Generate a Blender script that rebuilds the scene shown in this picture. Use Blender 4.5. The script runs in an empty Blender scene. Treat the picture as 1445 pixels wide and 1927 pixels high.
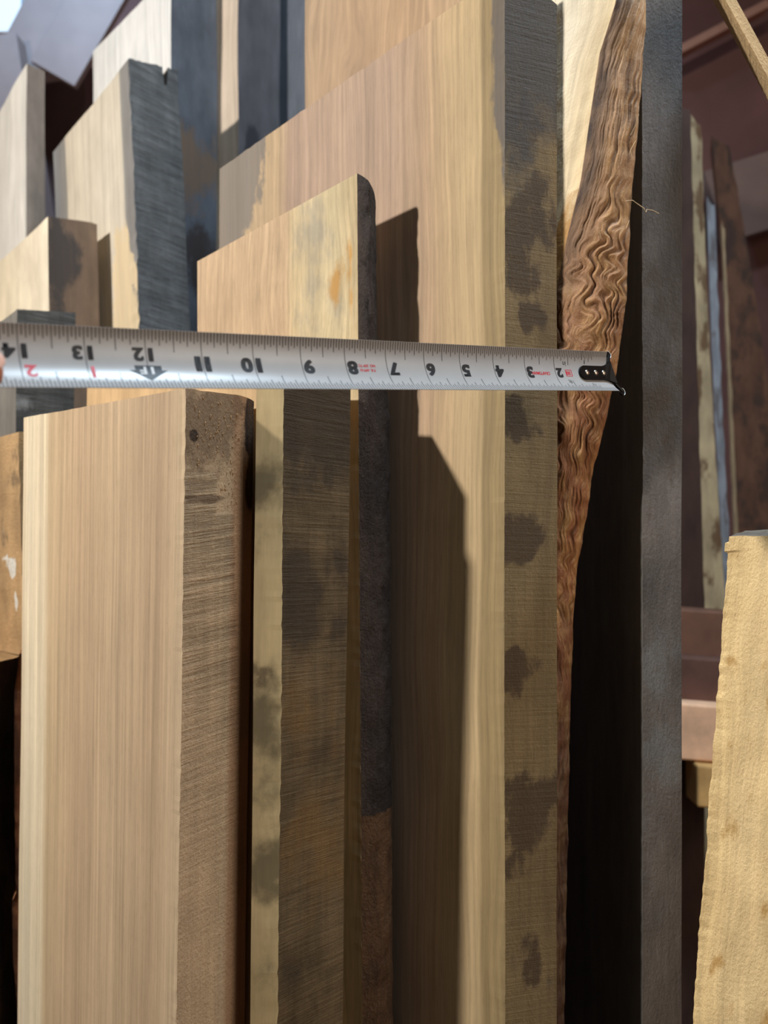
import bpy, bmesh, math, random
from mathutils import Vector, noise, Matrix
random.seed(7)
I = 0.0254                      # everything below is authored in inches, relative to the lens
H = 50.0                        # lens height above the floor, inches
F = 1450.0                      # focal length in pixels of a 1445 x 1927 frame
S = bpy.context.scene
COL = S.collection

# ------------------------------------------------------------------ camera, world, lights, exposure
cd = bpy.data.cameras.new('camera'); cam = bpy.data.objects.new('camera', cd); COL.objects.link(cam)
cam.location = (0, 0, H * I); cam.rotation_euler = (math.pi / 2, 0, 0)
cd.sensor_fit = 'VERTICAL'; cd.sensor_height = 36.0; cd.lens = F / 1927 * 36.0
cd.clip_start = 0.01; cd.clip_end = 50
cd.dof.use_dof = True; cd.dof.focus_distance = 19.5 * I; cd.dof.aperture_fstop = 7.5
S.camera = cam

w = bpy.data.worlds.new('world'); S.world = w; w.use_nodes = True
w.node_tree.nodes['Background'].inputs[0].default_value = (1.0, 0.88, 0.74, 1)
w.node_tree.nodes['Background'].inputs[1].default_value = 0.035

def area(name, loc, target, size, power, color, shape='DISK', size_y=None):
    l = bpy.data.lights.new(name, 'AREA'); l.shape = shape; l.size = size * I
    if size_y: l.size_y = size_y * I
    l.energy = power; l.color = color
    o = bpy.data.objects.new(name, l); COL.objects.link(o)
    p = Vector(loc) * I + Vector((0, 0, H * I)); q = Vector(target) * I + Vector((0, 0, H * I))
    o.location = p; o.rotation_euler = (q - p).to_track_quat('-Z', 'Y').to_euler()
    return o
LAMP = Vector((-54.0, 4.95, 33.0))
area('work_lamp_light', LAMP, (0, 22, 0), 3.0, 33, (1.0, 0.97, 0.93))
area('right_fill_light', (56, -20, 18), (0, 25, -5), 36, 18, (1.0, 0.86, 0.70), 'RECTANGLE', 50)  # added warm fill for the board edges; no door stands there
area('roof_light', (16, 7, 66), (0, 15, 0), 14, 38, (0.66, 0.84, 1.0))
area('loft_lamp_light', (-26, 52, 62), (-34, 84, 50), 8.0, 17, (0.30, 0.60, 1.0))

S.view_settings.view_transform = 'Standard'; S.view_settings.look = 'None'
S.view_settings.gamma = 1.0; S.view_settings.use_curve_mapping = False
S.view_settings.exposure = 0.0

# ------------------------------------------------------------------ helpers
def lin(c):
    return c / 12.92 if c <= 0.04045 else ((c + 0.055) / 1.055) ** 2.4
def C(r, g, b):
    return (lin(r / 255), lin(g / 255), lin(b / 255), 1.0)
def at(px, py, Y):
    return Vector(((px - 722.5) / F * Y, Y, (963.5 - py) / F * Y))
def W(v):                       # inches from the lens -> metres in the world
    return Vector((v[0] * I, v[1] * I, (v[2] + H) * I))
def n1(x, y, z=0.0):
    return noise.noise(Vector((x, y, z)))

def link(name, me, mats, parent=None, origin=None, smooth=False):
    o = bpy.data.objects.new(name, me); COL.objects.link(o)
    if not isinstance(mats, (list, tuple)): mats = [mats]
    for m in mats: me.materials.append(m)
    if smooth:
        me.polygons.foreach_set('use_smooth', [True] * len(me.polygons))
    if parent is not None:
        o.parent = parent
        me.transform(Matrix.Translation(-parent.location))
    elif origin is not None:
        ow = W(origin); me.transform(Matrix.Translation(-ow)); o.location = ow
    return o
def tag(o, label=None, cat=None, group=None, kind=None):
    if label: o['label'] = label
    if cat: o['category'] = cat
    if group: o['group'] = group
    if kind: o['kind'] = kind
    return o
def empty(name, loc, label, cat, group=None):
    o = bpy.data.objects.new(name, None); COL.objects.link(o); o.location = W(loc)
    o.empty_display_size = 0.02
    return tag(o, label, cat, group)
def mesh(name, verts, faces, mi=None):
    me = bpy.data.meshes.new(name); me.from_pydata([W(v) for v in verts], [], faces)
    if mi: me.polygons.foreach_set('material_index', mi)
    me.update(); return me

class Geo:
    """Collects patches; every vertex carries a uv in inches and stain values."""
    def __init__(s): s.v = []; s.f = []; s.uv = []; s.m = []; s.att = []
    def grid(s, fn, us, vs, mi=0, flip=False):
        """fn(u,v) -> (point, (tu,tv), (a,b,c))"""
        b = len(s.v); nu = len(us)
        for vv in vs:
            for uu in us:
                p, t, a = fn(uu, vv); s.v.append(p); s.uv.append(t); s.att.append(a)
        for j in range(len(vs) - 1):
            for i in range(nu - 1):
                q = (b + j * nu + i, b + j * nu + i + 1, b + (j + 1) * nu + i + 1, b + (j + 1) * nu + i)
                s.f.append(q[::-1] if flip else q); s.m.append(mi)
    def build(s, name, mats, parent=None, origin=None, smooth=False):
        me = mesh(name, s.v, s.f, s.m)
        ul = me.uv_layers.new(name='uv')
        li = [0] * len(me.loops); me.loops.foreach_get('vertex_index', li)
        flat = []
        for i in li: flat.extend(s.uv[i])
        ul.data.foreach_set('uv', flat)
        for k, nm in enumerate(('sa', 'sb', 'sc')):
            a = me.attributes.new(nm, 'FLOAT', 'POINT')
            a.data.foreach_set('value', [t[k] for t in s.att])
        return link(name, me, mats, parent, origin, smooth)

def box_verts(p0, ax, ay, az):
    p0 = Vector(p0)
    return [p0 + ax * i + ay * j + az * k for k in (0, 1) for j in (0, 1) for i in (0, 1)]
BOXF = [(0, 2, 3, 1), (4, 5, 7, 6), (0, 1, 5, 4), (2, 6, 7, 3), (0, 4, 6, 2), (1, 3, 7, 5)]

# ------------------------------------------------------------------ materials
class NT:
    def __init__(s, name, rough=0.7, spec=0.25):
        s.m = bpy.data.materials.new(name); s.m.use_nodes = True; s.t = s.m.node_tree
        s.b = s.t.nodes['Principled BSDF']; s.b.inputs['Roughness'].default_value = rough
        s.b.inputs['Specular IOR Level'].default_value = spec
    def n(s, typ, **kw):
        nd = s.t.nodes.new(typ)
        for k, v in kw.items(): setattr(nd, k, v)
        return nd
    def set(s, inp, v):
        if hasattr(v, 'links') or isinstance(v, bpy.types.NodeSocket): s.t.links.new(v, inp)
        else: inp.default_value = v
    def math(s, op, a, b=0.0, c=None, clamp=False):
        nd = s.n('ShaderNodeMath', operation=op, use_clamp=clamp)
        s.set(nd.inputs[0], a); s.set(nd.inputs[1], b)
        if c is not None: s.set(nd.inputs[2], c)
        return nd.outputs[0]
    def rng(s, v, a, b, c=0.0, d=1.0, smooth=False):
        nd = s.n('ShaderNodeMapRange')
        if smooth: nd.interpolation_type = 'SMOOTHSTEP'
        s.set(nd.inputs[0], v)
        for i, x in zip((1, 2, 3, 4), (a, b, c, d)): s.set(nd.inputs[i], x)
        return nd.outputs[0]
    def mix(s, f, a, b, blend='MIX'):
        nd = s.n('ShaderNodeMix', data_type='RGBA', blend_type=blend)
        s.set(nd.inputs[0], f); s.set(nd.inputs[6], a); s.set(nd.inputs[7], b)
        return nd.outputs[2]
    def noise(s, vec, scale, detail=4, rough=0.55, dist=0.0):
        nd = s.n('ShaderNodeTexNoise'); s.set(nd.inputs['Vector'], vec)
        nd.inputs['Scale'].default_value = scale; nd.inputs['Detail'].default_value = detail
        nd.inputs['Roughness'].default_value = rough; nd.inputs['Distortion'].default_value = dist
        return nd.outputs['Fac']
    def comb(s, x, y, z=0.0):
        nd = s.n('ShaderNodeCombineXYZ'); s.set(nd.inputs[0], x); s.set(nd.inputs[1], y); s.set(nd.inputs[2], z)
        return nd.outputs[0]
    def attr(s, name):
        return s.n('ShaderNodeAttribute', attribute_name=name).outputs['Fac']
    def ramp(s, v, stops, interp='LINEAR'):
        nd = s.n('ShaderNodeValToRGB'); s.set(nd.inputs[0], v); r = nd.color_ramp; r.interpolation = interp
        while len(r.elements) < len(stops): r.elements.new(0.5)
        for e, (p, c) in zip(r.elements, stops): e.position = p; e.color = c
        return nd.outputs[0]
    def bump(s, h, strength=0.5, dist=0.01, prev=None):
        nd = s.n('ShaderNodeBump'); nd.inputs['Strength'].default_value = strength
        nd.inputs['Distance'].default_value = dist * I; s.set(nd.inputs['Height'], h)
        if prev is not None: s.set(nd.inputs['Normal'], prev)
        return nd.outputs[0]
    def done(s, col, nrm=None):
        s.set(s.b.inputs['Base Color'], col)
        if nrm is not None: s.set(s.b.inputs['Normal'], nrm)
        return s.m

def wood(name, stops, warp=0.3, grain=0.3, gfreq=7.0, gstretch=0.05, pores=0.0, saw=0.0, sawf=9.0, sawslope=0.0,
         sa=None, sb=None, sc=None, bumpk=0.02, mottle=0.12, nscale=0.9, seed=0.0, rough=0.7, fuzz=0.0, sawattr=False, cath=0.0, sawb=1.0):
    """Wood whose colour bands run along the board; stops = [(inches across, colour)]."""
    k = NT(name, rough)
    uvn = k.n('ShaderNodeUVMap', uv_map='uv').outputs[0]
    sp = k.n('ShaderNodeSeparateXYZ'); k.set(sp.inputs[0], uvn); u, v = sp.outputs[0], sp.outputs[1]
    low = k.noise(k.comb(k.math('MULTIPLY', u, 0.35), k.math('MULTIPLY', v, 0.09), seed), 1.0, 2)
    uw = k.math('ADD', u, k.math('MULTIPLY', k.math('SUBTRACT', low, 0.5), warp * 4))
    if len(stops) == 1: col = stops[0][1]
    else:
        a, b = stops[0][0], stops[-1][0]
        col = k.ramp(k.rng(uw, a, b), [((x - a) / (b - a), c) for x, c in stops])
    # fine streaks
    g1 = k.noise(k.comb(k.math('MULTIPLY', uw, gfreq), k.math('MULTIPLY', v, gfreq * gstretch), seed + 3), 1.0, 6, 0.7)
    g2 = k.noise(k.comb(k.math('MULTIPLY', uw, gfreq * 0.28), k.math('MULTIPLY', v, gfreq * gstretch * 0.3), seed + 9), 1.0, 3, 0.6)
    g = k.math('ADD', k.math('MULTIPLY', g1, 0.6), k.math('MULTIPLY', g2, 0.4))
    gm = k.rng(g, 0.32, 0.68, 1.0 - grain, 1.0 + grain * 0.35)
    col = k.mix(1.0, col, k.comb(gm, gm, gm), 'MULTIPLY')
    if cath:                    # growth-ring arches
        rr = k.math('ADD', k.math('MULTIPLY', uw, 5.0), k.math('MULTIPLY', low, cath * 14))
        wv = k.noise(k.comb(k.math('MULTIPLY', rr, 1.1), k.math('MULTIPLY', v, 0.015), seed + 60), 1.0, 4, .65)
        cm = k.rng(wv, .38, .62, 0.84, 1.04)
        col = k.mix(1.0, col, k.comb(cm, cm, cm), 'MULTIPLY')
    h = k.math('MULTIPLY', g1, bumpk * 20)
    if pores:
        p = k.noise(k.comb(k.math('MULTIPLY', uw, gfreq * 4), k.math('MULTIPLY', v, gfreq * 0.22), seed + 5), 1.0, 3, 0.8)
        pm = k.rng(p, 0.52, 0.66, 1.0, 1.0 - pores)
        col = k.mix(1.0, col, k.comb(pm, pm, pm), 'MULTIPLY')
        h = k.math('ADD', h, k.math('MULTIPLY', pm, 0.6))
    if mottle:
        mo = k.noise(k.comb(u, k.math('MULTIPLY', v, 0.45), seed + 20), 0.8, 5, 0.6)
        mm = k.rng(mo, 0.3, 0.7, 1 - mottle, 1 + mottle)
        col = k.mix(1.0, col, k.comb(mm, mm, mm), 'MULTIPLY')
    if saw:
        vs = k.math('ADD', v, k.math('MULTIPLY', u, sawslope))
        s1 = k.noise(k.comb(k.math('MULTIPLY', u, 0.35), k.math('MULTIPLY', vs, sawf), seed + 7), 1.0, 4, 0.75)
        s2 = k.noise(k.comb(k.math('MULTIPLY', u, 0.8), k.math('MULTIPLY', vs, sawf * 0.22), seed + 8), 1.0, 2, 0.5)
        sv = k.rng(k.math('ADD', k.math('MULTIPLY', s1, 0.75), k.math('MULTIPLY', s2, 0.25)), 0.35, 0.65)
        amt = k.attr('sc') if sawattr else 1.0
        sm = k.math('SUBTRACT', 1.0, k.math('MULTIPLY', k.math('MULTIPLY', k.math('SUBTRACT', 1.0, sv), saw), amt))
        col = k.mix(1.0, col, k.comb(sm, sm, sm), 'MULTIPLY')
        h = k.math('ADD', h, k.math('MULTIPLY', k.math('MULTIPLY', sv, amt), sawb))
    def stain(col, nm, color, lo=0.35, hi=0.6, ns=1.0, strength=1.0):
        a = k.attr(nm)
        nz = k.noise(k.comb(u, k.math('MULTIPLY', v, 0.55), seed + 31), nscale * ns, 6, 0.62)
        f = k.rng(k.math('ADD', a, k.math('MULTIPLY', k.math('SUBTRACT', nz, 0.5), 1.7)), lo, hi, 0, strength, True)
        f = k.math('MULTIPLY', f, k.rng(g1, 0.2, 0.6, 0.75, 1.0))
        return k.mix(f, col, k.mix(1.0, color, k.comb(gm, gm, gm), 'MULTIPLY'))
    if sa: col = stain(col, 'sa', *sa)
    if sb: col = stain(col, 'sb', *sb)
    if sc and not sawattr: col = stain(col, 'sc', *sc)
    if fuzz:
        fz = k.noise(k.comb(u, k.math('MULTIPLY', v, 0.5), seed + 41), 14, 5, 0.7)
        h = k.math('ADD', h, k.math('MULTIPLY', fz, fuzz * 4))
    return k.done(col, k.bump(h, 0.6, bumpk))

def plain(name, col, rough=0.6, metal=0.0, spec=0.4, mott=0.0, scale=40):
    k = NT(name, rough, spec); k.b.inputs['Metallic'].default_value = metal
    if mott:
        tc = k.n('ShaderNodeTexCoord').outputs['Object']
        nz = k.noise(tc, scale, 5, 0.6); mm = k.rng(nz, 0.3, 0.7, 1 - mott, 1 + mott)
        return k.done(k.mix(1.0, col, k.comb(mm, mm, mm), 'MULTIPLY'), k.bump(nz, 0.3, 0.04))
    return k.done(col)

# ------------------------------------------------------------------ lumber builder
R2 = math.sqrt(0.5)
class Plan:
    """Footprint of a standing board: near corner n, far end of the wide face l, other side of the thickness r (inches)."""
    def __init__(s, n, w, t, fdir=(-R2, R2), edir=(R2, R2), zn=0, zl=0, zr=0, lean=(0, 0), zref=None):
        s.n = Vector((n[0], n[1])); s.w = w; s.t = t
        s.fd = Vector(fdir).normalized(); s.ed = Vector(edir).normalized()
        s.zn, s.zl, s.zr = zn, zl, zr; s.lean = Vector(lean); s.zref = zn if zref is None else zref
    def xy(s, a, b, z):
        return s.n + s.fd * (a * s.w) + s.ed * (b * s.t) + s.lean * (z - s.zref)
    def top(s, a, b): return s.zn + a * (s.zl - s.zn) + b * (s.zr - s.zn)
    def base(s):
        c = s.xy(.5, .5, -H); return (c.x, c.y, -H)
    def hit(s, side, px, py):     # point seen at px,py on that side -> (inches across, height)
        d = Vector(((px - 722.5) / F, 1.0)); dz = (963.5 - py) / F
        z = 0.0
        for _ in range(6):
            o = s.n + s.lean * (z - s.zref); e = s.fd if side == 'face' else s.ed
            det = d.x * (-e.y) + e.x * d.y
            Y = (o.x * (-e.y) + e.x * o.y) / det
            u = (d.x * o.y - d.y * o.x) / det
            u = -u if abs((o + e * u) .x - d.x * Y) > abs((o - e * u).x - d.x * Y) else u
            z = dz * Y
        return u, z
def solve(px, n, d):              # length along d from n until the sight line px
    k = (px - 722.5) / F; d = Vector(d).normalized()
    return (k * n[1] - n[0]) / (d.x - k * d.y)
def plan(pn, Yn, pl, pr, yn, yl, yr, w=None, fdir=(-R2, R2), edir=(R2, R2), lean=0):
    n = at(pn, yn, Yn); l = lean / (1 + (pn - 722.5) / F); lean = (l, -l)     # leans within its own wide plane
    w = w or solve(pl, n, fdir); t = solve(pr, n, edir)
    L = Vector((n.x, n.y)) + Vector(fdir).normalized() * w; Rr = Vector((n.x, n.y)) + Vector(edir).normalized() * t
    return Plan((n.x, n.y), w, t, fdir, edir, n.z, (963.5 - yl) / F * L.y, (963.5 - yr) / F * Rr.y, lean)

def blobs(lst):
    def f(u, z):
        m = 0.0
        for (uc, zc, ru, rz, s) in lst:
            d = ((u - uc) / ru) ** 2 + ((z - zc) / rz) ** 2
            if d < 1.6: m = max(m, s * max(0.0, 1 - d * 0.55))
        return m
    return f
zero = lambda u, z: 0.0

def board(name, label, p, mats, cat='board', group=None, da=0.5, db=0.15, dz=0.35, amp=0.02, freq=0.5, jag=0.0,
          fs=(zero, zero, zero), es=(zero, zero, zero), zvis=None, notch=None, curl=0.0, parent=None, rag=0.0, lip=None):
    g = Geo(); seed = hash(label) % 97 if False else sum(map(ord, label)) % 97
    zv = zvis if zvis is not None else -0.70 * p.n.y
    def levels(zt):
        n = max(2, int((zt - zv) / dz)); return n
    nz = levels(p.zn)
    lows = [-H, -H * 0.5 + zv * 0.5]
    def P(a, b, s):             # s 0..1 visible part, s<0 lower
        zt = p.top(a, b)
        if notch and a < 0.25: zt += notch(b)
        if rag: zt += rag * n1(a * p.w * 3 + seed, b * p.t * 3, 5)
        if curl: zt -= curl * max(0, b - 0.82) ** 2 * 30 * p.t
        z = zv + (zt - zv) * s if s >= 0 else (lows[0] if s < -0.75 else lows[1])
        xy = p.xy(a, b, z)
        x, y = xy.x, xy.y
        if lip:                   # a waney lip along the near corner, shaped to catch the fill light
            aw = a * p.w; d = lip[1] * (aw / lip[0] if aw < lip[0] else max(0, 1 - (aw - lip[0]) / .12)) * (1 - b)
            x -= p.ed.x * d; y -= p.ed.y * d
        q = (x * freq + seed, y * freq, z * freq * 0.35)
        x += amp * n1(*q) * 1.5; y += amp * n1(q[0] + 31, q[1], q[2]) * 1.5
        if jag:
            e = max(0, 1 - a * p.w / 0.5) * max(0, 1 - b * p.t / 0.3)
            jj = jag * n1(z * 3.1 + seed, 7, 0) + jag * 0.6 * n1(z * 9 + seed, 3, 0)
            x += jj * e; y += jj * e * 0.3
        return Vector((x, y, z))
    na = max(2, int(p.w / da)); nb = max(2, int(p.t / db))
    A = [i / na for i in range(na + 1)]; B = [i / nb for i in range(nb + 1)]
    Z = [-1, -0.5] + [i / nz for i in range(nz + 1)]
    if da < p.w / 3:              # a finer strip along the near corner
        A = sorted(set([0, 0.06 / p.w, 0.15 / p.w, 0.3 / p.w] + [a for a in A if a > 0.32 / p.w]))
    if lip: A = sorted(set([a for a in A if abs(a * p.w - lip[0]) > .03] + [lip[0] / p.w, (lip[0] + .13) / p.w]))
    def Ff(a, s):
        q = P(a, 0, s); u = a * p.w; return q, (u, q.z), (fs[0](u, q.z), fs[1](u, q.z), fs[2](u, q.z))
    def Ef(b, s):
        q = P(0, b, s); u = b * p.t; return q, (u, q.z), (es[0](u, q.z), es[1](u, q.z), es[2](u, q.z))
    g.grid(Ff, A, Z, 0, flip=True); g.grid(Ef, B, Z, 1)
    Zc = [-1, -0.5] + [i / 30 for i in range(31)]
    Ac = [0, .25, .5, .75, 1]
    def Bk(a, s): q = P(a, 1, s); return q, (a * p.w, q.z), (0, 0, 0)
    def Ed(b, s): q = P(1, b, s); return q, (b * p.t, q.z), (0, 0, 0)
    g.grid(Bk, A, Z, 0); g.grid(Ed, B, Z, 1, flip=True)
    def Tp(a, b): q = P(a, b, 1); return q, (a * p.w, b * p.t), (0, 0, 0)
    g.grid(Tp, A, B, 2)
    o = g.build(name, mats, parent, origin=p.base())
    return tag(o, label, cat, group)

# ------------------------------------------------------------------ shared wood materials
end_tan = wood('end_grain', [(0, C(170, 140, 105))], grain=0.5, gfreq=5, gstretch=1.0, mottle=0.3)
end_grey = wood('end_grain_grey', [(0, C(120, 112, 102))], grain=0.5, gfreq=5, gstretch=1.0, mottle=0.3)

# ================================================================== THE SETTING
def slab(name, p0, ax, ay, az, mat, kind='structure', parent=None):
    vs = box_verts(p0, Vector(ax), Vector(ay), Vector(az))
    me = mesh(name, vs, BOXF)
    o = link(name, me, mat, parent, origin=None if parent else tuple(Vector(p0)))
    if kind: o['kind'] = kind
    return o
def rough_paint(name, c, mott=0.25, scale=3.0, rough=0.75):
    return plain(name, c, rough, mott=mott, scale=scale)
maroon = rough_paint('maroon_boards', C(122, 84, 76))
maroon2 = rough_paint('maroon_beam', C(132, 108, 98))
maroon_dk = rough_paint('dark_rafter', C(96, 72, 66))
dirt = rough_paint('dusty_concrete', C(92, 80, 66), scale=6)
slab('floor', (-110, -40, -H - 1), (230, 0, 0), (0, 160, 0), (0, 0, 1), dirt)
slab('wall_back', (-110, 100, -H), (230, 0, 0), (0, 2, 0), (0, 0, 120), maroon)
slab('wall_right', (60, -40, -H), (2, 0, 0), (0, 140, 0), (0, 0, 120), maroon)
slab('ceiling', (-40, -40, 70), (102, 0, 0), (0, 142, 0), (0, 0, 2), maroon_dk)

def beam(name, p, q, w, d, mat, kind='structure', label=None, cat=None, parent=None):
    """square timber from p to q, w across, d deep"""
    p, q = Vector(p), Vector(q); ax = (q - p); L = ax.normalized()
    side = L.cross(Vector((0, 1, 0))).normalized(); dp = side.cross(L).normalized()
    me = mesh(name, box_verts(p - side * w / 2 - dp * d / 2, ax, side * w, dp * d), BOXF)
    o = link(name, me, mat, parent, origin=None if parent else tuple(p))
    bv = o.modifiers.new('bevel', 'BEVEL'); bv.width = 0.08 * I; bv.segments = 2
    if kind and not parent: o['kind'] = kind
    if label: tag(o, label, cat)
    return o
beam('trim_1', at(166, -120, 80), at(42, 118, 80), 5.2, .8, maroon2)
beam('trim_2', at(252, -120, 78), at(101, 142, 78), 5.2, .8, maroon2)
beam('trim_3', at(-12, 85, 79), at(48, 480, 79), 6.0, 3.0, maroon2)
beam('trim_4', at(120, 120, 92), at(150, 560, 92), 6.0, 4.0, maroon_dk)
beam('trim_5', at(1230, 124, 96), at(1440, 14, 96), 1.0, 2.0, rough_paint('pinkish_batten', C(190, 140, 118)))  # pale colour carries the light caught on the beam's edge
beam('trim_6', at(1340, 395, 94), at(1560, 325, 94), 9.0, 2.0, maroon2)

# pale window high at the left end of the shed
wm = NT('daylit_pane', 0.3); wm.b.inputs['Emission Color'].default_value = (0.72, 0.86, 1.0, 1)
wm.b.inputs['Emission Strength'].default_value = 0.9; wm.b.inputs['Base Color'].default_value = (.6, .65, .7, 1)
wp = at(-230, -170, 98.8)
win = slab('window_1', wp, (19.4, 0, 0), (0, .3, 0), (0, 0, -15.5), wm.m)
fr = plain('window_frame_paint', C(200, 200, 205), 0.6)
for k in range(4):
    slab('window_bar', wp + Vector((k * 6.2, -.5, 0)), (.8, 0, 0), (0, .6, 0), (0, 0, -15.5), fr, None, parent=win)

# ================================================================== STANDING LUMBER, front stack
# -- B1 front board
P1 = plan(350, 19.64, 45, 478, 731, 786, 748, lean=0.0143)
m1f = wood('pale_oak_face', [(0, C(208, 182, 148)), (1.2, C(190, 162, 130)), (3.8, C(202, 174, 140)), (6.2, C(200, 170, 136)),
                             (8.6, C(208, 180, 142)), (9.0, C(232, 212, 178)), (10.5, C(234, 216, 184)), (11.2, C(222, 198, 162))],
           warp=0.03, grain=0.42, gfreq=9, gstretch=0.012, pores=0.16, mottle=0.05, bumpk=0.012, seed=1)
m1e = wood('brown_sawn_edge', [(0, C(206, 174, 138)), (1.35, C(204, 172, 134)), (1.5, C(184, 144, 108)), (2.2, C(174, 134, 98))],
           warp=0.02, grain=0.28, gfreq=6, gstretch=0.03, saw=0.6, sawf=6.5, sawslope=-0.10, sawb=1.6, sawattr=True, sa=(C(112, 90, 70), .4, .75, 1.0, .8),
           sb=(C(62, 48, 38), .35, .6), bumpk=0.045, seed=2, fuzz=0.5, mottle=0.14)
def saw1(u, z):
    if z > 1.2 or u > 1.5 + 0.05 * z * -1: return 0.0 if z > 1.2 else 0.12
    if z > -0.1: return (1.0 if u < 0.95 else 0.1) * min(1, (1.2 - z) * 3)
    return max(0.12, 1.0 + (z + 0.1) * 0.075)
bl1 = blobs([(0.5, 2.2, 1.4, 1.6, .75), (1.0, 2.7, .9, .5, .7), (0.6, .35, .7, .12, 1.0)])
bl1b = blobs([(2.05, 2.2, .28, .9, 1.0), (2.05, .9, .22, .9, .95), (.25, 1.95, .16, .2, .8)])
b1 = board('rough_board', 'pale oak board at front left, sapwood stripe on its far side and brown saw-marked edge', P1,
      [m1f, m1e, end_tan], es=(bl1, bl1b, saw1), dz=0.12, db=0.06, amp=0.02, curl=0.06, jag=0.02, rag=0.03)

# -- B2
P2 = plan(535, 20.5, 163, 660, 728, 728, 729, lean=0.0125)
m2f = wood('yellow_grey_face', [(0, C(232, 204, 152)), (.5, C(222, 192, 142)), (1.2, C(204, 172, 130)), (12, C(204, 170, 126))],  # near strip paler, making up in colour for light that misses it
           warp=0.05, grain=0.25, gfreq=6, sa=(C(92, 82, 62), .3, .75, 1.0, .8), sb=(C(92, 74, 56), .4, .8, 2.0, .7), seed=3, mottle=0.15)
m2e = wood('dark_sawn_edge', [(0, C(112, 92, 66)), (2.4, C(120, 98, 70))], warp=0.1, grain=0.3, gfreq=6, saw=0.45, sawf=9, sawslope=0.06,
           sa=(C(66, 54, 42), .25, .7, 1.0, .9), sb=(C(122, 92, 56), .3, .8, 1.0, .8), bumpk=0.035, seed=4, mottle=0.25, fuzz=0.4)
f2 = blobs([(0.35, 0.7, .6, 1.0, .75), (0.3, -1.0, .6, 1.5, .55), (.3, -6, .4, 2.2, .6), (.2, -9.5, .5, 1.2, .6), (.1, -12, .5, 1.2, .55)])
f2b = blobs([(0.45, -4.4, .3, .5, .8)])
e2 = blobs([(1.2, 3.0, 1.8, 2.6, 1.0), (.6, -2.5, 1.2, 1.8, .7), (2, -1.5, .8, 2.5, .6), (1.4, -6.8, .6, .9, .6), (1.2, -14, 2, 3, .3)])
e2b = blobs([(.8, -5.5, 1.4, 2.0, .6), (1.5, -9, 1.8, 3, .6)])
board('rough_board', 'board with grey-stained narrow face and dark cross-sawn edge, just behind the front oak board', P2,
      [m2f, m2e, end_tan], fs=(f2, f2b, zero), es=(e2, e2b, zero), dz=0.15, db=0.08, amp=0.03, jag=0.03, lip=(.495, .54))

# -- B3 spalted board with bark edge
P3 = plan(672, 22.85, 371, 676, 326, 492, 330, lean=-0.006)
P3.t = 1.3; P3.zr = P3.zn - 1.0
m3f = wood('spalted_face', [(0, C(206, 182, 140)), (1.0, C(222, 202, 160)), (3.1, C(214, 190, 148)), (3.4, C(206, 176, 140)), (9, C(200, 170, 136))],
           warp=0.25, grain=0.35, gfreq=6.5, gstretch=0.06, pores=0.15, sa=(C(160, 152, 136), .35, .9, 1.5, .7), sb=(C(196, 150, 84), .35, .7), seed=6, cath=0.3)
bark3 = wood('dark_bark', [(0, C(74, 58, 48)), (1, C(52, 42, 36))], warp=0.4, grain=0.6, gfreq=5, gstretch=0.2, fuzz=1.5, bumpk=0.08, seed=7, mottle=0.4,
             sa=(C(104, 72, 46), .3, .6))
f3 = blobs([(2.2, 8.5, 1.1, 4.5, .7), (1.2, 6.5, 1.0, 3.0, .5)])
f3b = blobs([(1.0, 6.9, .5, .9, .7), (.35, 7.4, .2, 3, .5)])
def e3(u, z): return 0.9 if z < -9 and u > -1 else 0.0
g = Geo()
def bpos3(u, z):
    # rounded bark: arc from the face corner back to the rear corner
    ang = u * math.pi * 0.5
    a = -0.15 * math.sin(u * math.pi) / P3.w
    zt = P3.top(0, u) + (-0.5 * (1 - math.cos(ang)))
    q = P3.xy(0, u * (.6 + .4 * min(1, max(0, (5.2 - z) / 1.8))), z)
    q = q + P3.fd * (0.08 * u * u) - P3.fd * 0.17 * math.sin(u * math.pi)
    r = 0.07 * n1(u * 3 + 4, z * 1.3, 2) + 0.035 * n1(u * 9, z * 4, 6)
    r *= min(1, u * 4)
    q = q - P3.fd * (r + .07 * min(1, u * 4))
    return Vector((q.x, q.y, z))
zz3 = [-15.5 + i * 0.1 for i in range(int((P3.zn + 15.5) / 0.1) + 1)] + [P3.zn]
def pb3(u, s):
    zt = P3.top(0, 0) - 0.95 * u ** 1.3 + 0.05 * n1(u * 6, 0, 1)
    z = -H if s < 0 else -15.5 + (zt + 15.5) * s
    q = bpos3(u, z); return q, (u * P3.t, z), (e3(u, z), 0, 0)
g.grid(pb3, [i / 14 for i in range(15)], [-1] + [i / 300 for i in range(301)], 0)
P3full = P3.t; P3.t = P3full * .45
b3 = board('live_edge_board', 'spalted board with slanted top and dark bark edge, in the middle of the stack', P3,
      [m3f, m3f, end_tan], fs=(f3, f3b, zero), dz=0.2, db=0.2, amp=0.0, jag=0.012)
P3.t = P3full
g.build('bark', [bark3], parent=b3, smooth=True)

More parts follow.
